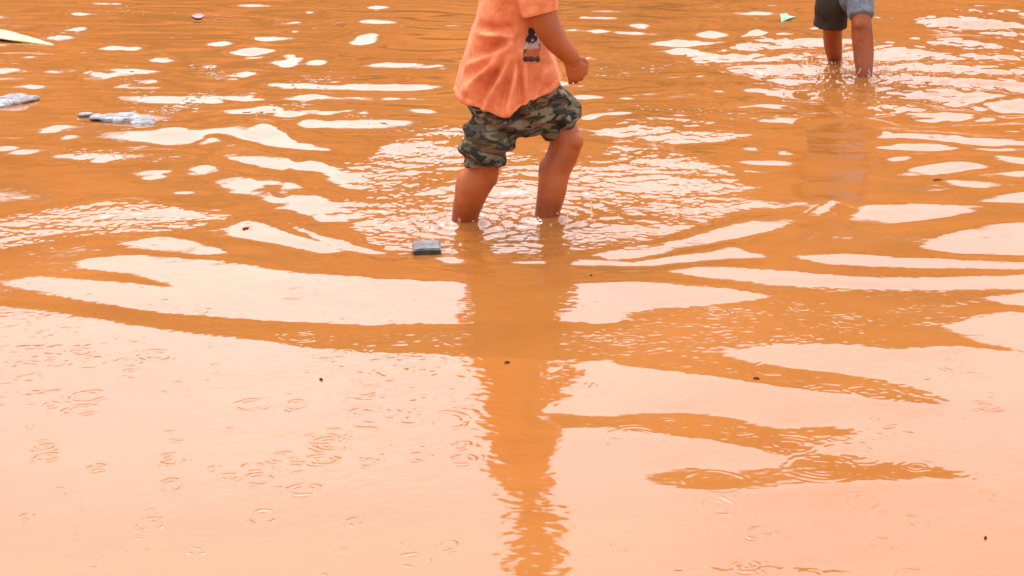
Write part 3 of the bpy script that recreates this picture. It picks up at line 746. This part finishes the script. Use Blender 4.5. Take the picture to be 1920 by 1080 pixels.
# ------------------------------------------------------------------ things afloat
def lump(name, c, size, mat, rotz=0, amp=0.3, fr=3.0, sub=4, parent=None, seed=0, flat=1.0):
    bm = bmesh.new(); bmesh.ops.create_icosphere(bm, subdivisions=sub, radius=1)
    for v in bm.verts:
        d = v.co.normalized(); g = 1 + amp * noise.noise(d * fr + Vector((seed, 0, 0))) + amp * 0.5 * noise.noise(d * fr * 3 + Vector((0, seed, 0)))
        v.co = Vector((d.x * size[0] * g, d.y * size[1] * g, d.z * size[2] * g))
    bmesh.ops.transform(bm, matrix=Matrix.Translation(c) @ Matrix.Rotation(rotz, 4, 'Z'), verts=bm.verts)
    return link_mesh(name, bm_mesh(bm), mat, parent, loc=None if parent else c)

# grey block floating by the leg
c = ground(800, 460, LEVEL)
M_BLOCK = mat_noise('grey_card', (0.065, 0.055, 0.053), (0.155, 0.137, 0.132), 45, 0.7, 0.5, 0.003, 160)
M_BLOCKD = mat_noise('dark_brown_card', (0.022, 0.014, 0.010), (0.05, 0.03, 0.02), 40, 0.5)
bm = bmesh.new(); bmesh.ops.create_cube(bm, size=1)
for v in bm.verts: v.co = Vector((v.co.x * 0.077, v.co.y * 0.085, v.co.z * 0.030))
for f_ in bm.faces:
    if abs(f_.normal.z) < 0.5: f_.material_index = 1  # side faces take the dark brown tone, top and underside stay grey
bmesh.ops.bevel(bm, geom=bm.edges[:], offset=0.004, segments=3, affect='EDGES')
bmesh.ops.subdivide_edges(bm, edges=bm.edges[:], cuts=3, use_grid_fill=True)
for v in bm.verts: v.co += Vector((noise.noise(v.co * 45), noise.noise(v.co * 45 + Vector((9, 0, 0))), 1.4 * noise.noise(v.co * 38 + Vector((0, 9, 0))))) * 0.0028
bmesh.ops.transform(bm, matrix=Matrix.Translation((c.x, c.y, 0.003 + water_z(c.x, c.y))) @ Matrix.Rotation(R(4), 4, 'Z') @ Matrix.Rotation(R(3), 4, 'X'), verts=bm.verts)
blk = link_mesh('block', bm_mesh(bm), [M_BLOCK, M_BLOCKD], loc=(c.x, c.y, 0), smooth=False)
tag(blk, 'small grey block with dark brown sides floating beside the wading child', 'block')

# pale stick at the left edge
a, b = ground(-70, 54, LEVEL), ground(97, 86, LEVEL); a.z = water_z(a.x, a.y) + 0.006; b.z = water_z(b.x, b.y) + 0.004
M_STICK = mat_noise('pale_wood', (0.36, 0.25, 0.075), (0.50, 0.38, 0.15), 30, 0.5)
bm = bmesh.new()
tube(bm, [a, a.lerp(b, .3) + Vector((0, 0.02, 0.004)), a.lerp(b, .65) + Vector((0, -0.02, 0.004)), b + Vector((0, 0, -0.004))], [(0.11, 0.014), (0.095, 0.015), (0.07, 0.013), (0.016, 0.006)], (0, 0, 1), 18, 8)
me = fuse(bm, 0.006, 2); wrinkle(me, lambda p, nn: 0.004 * noise.noise(p * 12))
tag(link_mesh('stick', me, M_STICK, loc=a.lerp(b, .5)), 'pale cream stick or strip floating at the edge of the frame', 'debris')

M_FILM, _nt, _b = mat_new('grey_plastic')
_v = coords(_nt, (0.5, 1, 2.5))
_c = ramp(_nt, noise_tex(_nt, _v, 34, 7, 0.7), [(0.36, (0.06, 0.052, 0.048)), (0.46, (0.28, 0.26, 0.25)), (0.60, (0.52, 0.49, 0.48))])
_m = N(_nt, 'ShaderNodeMix', data_type='RGBA'); _m.inputs[7].default_value = (0.24, 0.09, 0.024, 1)
_nt.links.new(ramp(_nt, noise_tex(_nt, coords(_nt, (1, 1, 3)), 22, 6, 0.7), [(0.54, (0, 0, 0)), (0.62, (0.8, 0.8, 0.8))]), _m.inputs[0]); _nt.links.new(_c, _m.inputs[6])
_nt.links.new(_m.outputs[2], _b.inputs['Base Color']); _b.inputs['Roughness'].default_value = 0.3
bump(_nt, _b, noise_tex(_nt, _v, 60, 6, 0.7), 0.9, 0.02)
def film(pts, label, seed):
    cs = [ground(x, y, LEVEL) for x, y, *_ in pts]
    for q in cs: q.z = water_z(q.x, q.y) + 0.004
    base = cs[len(cs) // 2].copy()
    bm = bmesh.new()
    for cpt, (x, y, rx, rz) in zip(cs, pts):
        k = ground(x + 1, y).x - ground(x, y).x
        ball(bm, cpt + Vector((0, 0, rz * 0.05)), (rx * k, rx * k * 1.3, rz * 0.6), None, 20)
    me = fuse(bm, 0.006, 2)
    wrinkle(me, lambda p, nn: 0.018 * (0.2 - abs(noise.noise(Vector((p.x * 6 + p.z * 14, p.y * 7, p.z * 34 + seed))))) + 0.006 * noise.noise(Vector((p.x * 16, p.y * 16, p.z * 60))))
    tag(link_mesh('plastic_sheet', me, M_FILM, loc=base), label, 'plastic sheet', 'crumpled grey sheets afloat')
film([(160, 218, 14, 0.012), (185, 222, 18, 0.016), (210, 224, 24, 0.030), (240, 225, 32, 0.045), (268, 231, 24, 0.030)], 'crumpled grey-white sheet trailing a dark thin tail', 3)
film([(-10, 196, 36, 0.040), (30, 190, 30, 0.045), (58, 188, 16, 0.030)], 'crumpled grey sheet lying against the frame edge below the pale stick', 9)

def scrap(name, outline, mat, label, cat, lift=0.006, seed=0):
    """thin bent scrap with real thickness, outline on the water"""
    bm = bmesh.new(); cs = [ground(*p, LEVEL) for p in outline]; m = sum(cs, Vector()) / len(cs); m.z = water_z(m.x, m.y)
    for q in cs: q.z = m.z
    top = [bm.verts.new(q + Vector((0, 0, lift + 0.006 * noise.noise((i * 1.7, seed, 0))))) for i, q in enumerate(cs)]
    bot = [bm.verts.new(v.co - Vector((0, 0, 0.004))) for v in top]
    tc, bc = bm.verts.new(m + Vector((0, 0, lift * 1.9))), bm.verts.new(m + Vector((0, 0, lift * 1.9 - 0.004)))
    k = len(cs)
    for i in range(k):
        j = (i + 1) % k
        bm.faces.new((top[i], top[j], tc)); bm.faces.new((bot[j], bot[i], bc)); bm.faces.new((top[j], top[i], bot[i], bot[j]))
    bmesh.ops.subdivide_edges(bm, edges=bm.edges[:], cuts=2, use_grid_fill=True)
    bmesh.ops.recalc_face_normals(bm, faces=bm.faces)
    return tag(link_mesh(name, bm_mesh(bm), mat, loc=m, smooth=False), label, cat)
M_GREEN = mat_noise('mint_plastic', (0.09, 0.26, 0.12), (0.20, 0.34, 0.20), 20, 0.4)
M_PINK = mat_noise('pink_plastic', (0.33, 0.075, 0.10), (0.40, 0.13, 0.15), 20, 0.4)
scrap('plastic_scrap', [(1462, 26), (1468, 22), (1474, 25), (1480, 30), (1492, 32), (1480, 35), (1472, 38), (1465, 43), (1464, 34)], M_GREEN, 'mint green plastic scrap with a pointed tail on the water', 'plastic scrap')
scrap('plastic_scrap', [(359, 32), (367, 28), (376, 28), (384, 32), (376, 36), (366, 36)], M_PINK, 'small pink plastic scrap afloat beyond the foam flecks', 'plastic scrap', seed=4)
M_BIT = mat_noise('dark_litter', (0.045, 0.020, 0.009), (0.10, 0.045, 0.018), 60, 0.95, spec=0.05)
for i, (px, py, rr, lb) in enumerate([
        (951, 683, 5, 'dark leaf fleck afloat in the reflection of the wading child'), (1418, 715, 6, 'dark twig bit on the thin orange streak in the pale foreground'),
        (602, 712, 4, 'tiny dark speck afloat on the pale water before the speckled patch'), (1757, 338, 9, 'brown leaf cluster beside the pointed end of a bright patch'),
        (1848, 1007, 4, 'lone dark speck afloat in the lower corner of the pale water'), (461, 428, 7, 'grey-black leaf bit lying on a narrow bright patch'),
        (1108, 516, 3, 'tiny brown speck near the orange band in front of the shins')]):
    c = ground(px, py, LEVEL); c.z = 0; k = (ground(px + 1, py).x - ground(px, py).x) * rr * 0.6
    o = lump('leaf_fleck', c + Vector((0, 0, water_z(c.x, c.y) + 0.001)), (k, k * 1.6, 0.003), M_BIT, random.uniform(0, 3), 0.5, 2.0, 3, None, i * 3.1)
    tag(o, lb, 'leaf fleck', 'dark flecks afloat')

M_DROP, _nt, _b = mat_new('cloudy_drops')
_b.inputs['Transmission Weight'].default_value = 0.9; _b.inputs['IOR'].default_value = 1.333; _b.inputs['Roughness'].default_value = 0.1
_b.inputs['Base Color'].default_value = (0.95, 0.72, 0.52, 1)
# foam flecks drifting in trails: uncountable
M_FOAM = mat_noise('foam', (0.34, 0.22, 0.15), (0.46, 0.36, 0.30), 300, 0.6)
bm = bmesh.new()
TRAILS = [((375, 128), (425, 150), 60), ((270, 225), (410, 178), 130), ((640, 148), (545, 165), 50), ((245, 130), (262, 195), 50), ((560, 195), (480, 215), 40), ((130, 60), (20, 110), 30),
          ((660, 225), (850, 262), 40), ((90, 290), (330, 300), 50), ((1180, 205), (1500, 222), 40), ((200, 20), (800, 60), 60), ((1060, 150), (1260, 130), 40)]
for (a, b_, n_) in TRAILS:
    for q in range(n_):
        t = random.random(); px = a[0] + (b_[0] - a[0]) * t + random.gauss(0, 14); py = a[1] + (b_[1] - a[1]) * t + random.gauss(0, 5)
        if py < 2: continue
        g = ground(px, py); r_ = random.choice((0.002, 0.003, 0.004, 0.006, 0.009)) * random.uniform(0.7, 1.3)
        bead(bm, Vector((g.x, g.y, water_z(g.x, g.y))), (r_ * random.uniform(1, 2.2), r_, 0.0014), random.uniform(-.6, .6))
tag(link_mesh('foam', bm_mesh(bm), M_FOAM), 'pale foam flecks drifting in thin trails on the orange water', 'foam', kind='stuff')
# drops thrown up round the legs
bm = bmesh.new()
for (L, n_, spread, hh) in ((f2, 170, 0.36, 0.06), (r2, 70, 0.30, 0.045), (n_foot, 18, 0.12, 0.02), (f_foot, 18, 0.12, 0.02)):
    for q in range(n_):
        a = random.uniform(0, 2 * PI); d = 0.05 + abs(random.gauss(0, spread * 0.5)); h = random.uniform(0.004, hh) * math.exp(-d / spread)
        r_ = random.uniform(0.002, 0.0055)
        bead(bm, Vector((L.x + d * math.cos(a), L.y + d * math.sin(a), h + 0.01)), (r_, r_, r_ * random.uniform(0.9, 1.6)))
tag(link_mesh('water_drops', bm_mesh(bm), M_DROP), 'muddy drops splashed up around the wading legs', 'splash', kind='stuff')

# ------------------------------------------------------------------ light
w = bpy.data.worlds.new('World'); S.world = w; w.use_nodes = True
nt = w.node_tree; bg = nt.nodes['Background']
SUN_EL, SUN_AZ = R(56), R(350)                                     # high beyond the children, behind bright cloud
st = N(nt, 'ShaderNodeTexSky', sky_type='NISHITA', sun_disc=False, sun_elevation=SUN_EL, sun_rotation=SUN_AZ)
st.air_density = 1.0; st.dust_density = 9.0
hs = N(nt, 'ShaderNodeHueSaturation'); hs.inputs['Saturation'].default_value = 0.10
nt.links.new(st.outputs['Color'], hs.inputs['Color'])
wm = N(nt, 'ShaderNodeMix', data_type='RGBA', blend_type='MULTIPLY'); wm.inputs[0].default_value = 1.0
wm.inputs[7].default_value = (0.905, 0.92, 0.995, 1)                  # warm white cloud
ov = N(nt, 'ShaderNodeMix', data_type='RGBA'); ov.inputs[0].default_value = 0.45
ov.inputs[7].default_value = (9.0, 9.0, 9.0, 1)                     # even cloud cover over the clear-sky gradient
_tc = N(nt, 'ShaderNodeTexCoord'); _mp = N(nt, 'ShaderNodeMapping'); _mp.inputs['Scale'].default_value = (1, 1, 2.6)
nt.links.new(_tc.outputs['Generated'], _mp.inputs['Vector'])
nt.links.new(ramp(nt, noise_tex(nt, _mp.outputs['Vector'], 3.4, 6, 0.6), [(0.3, (6.6, 6.6, 6.8)), (0.7, (11.4, 11.4, 11.2))]), ov.inputs[7])
nt.links.new(hs.outputs['Color'], ov.inputs[6]); nt.links.new(ov.outputs[2], wm.inputs[6])
nt.links.new(wm.outputs[2], bg.inputs['Color'])
bg.inputs['Strength'].default_value = 0.15
ld = bpy.data.lights.new('sun', 'SUN'); ld.energy = 0.5; ld.angle = R(40); ld.color = (1, 0.95, 0.88)
lo_ = bpy.data.objects.new('sun', ld); COL.objects.link(lo_)
dirv = Vector((math.sin(SUN_AZ) * math.cos(SUN_EL), math.cos(SUN_AZ) * math.cos(SUN_EL), math.sin(SUN_EL)))
lo_.rotation_euler = dirv.to_track_quat('Z', 'Y').to_euler(); lo_.location = dirv * 50

S.view_settings.view_transform = 'Standard'; S.view_settings.look = 'None'
S.view_settings.exposure = 1.25; S.view_settings.gamma = 1
S.render.engine = 'CYCLES'
S.cycles.use_denoising = True
S.cycles.max_bounces = 6
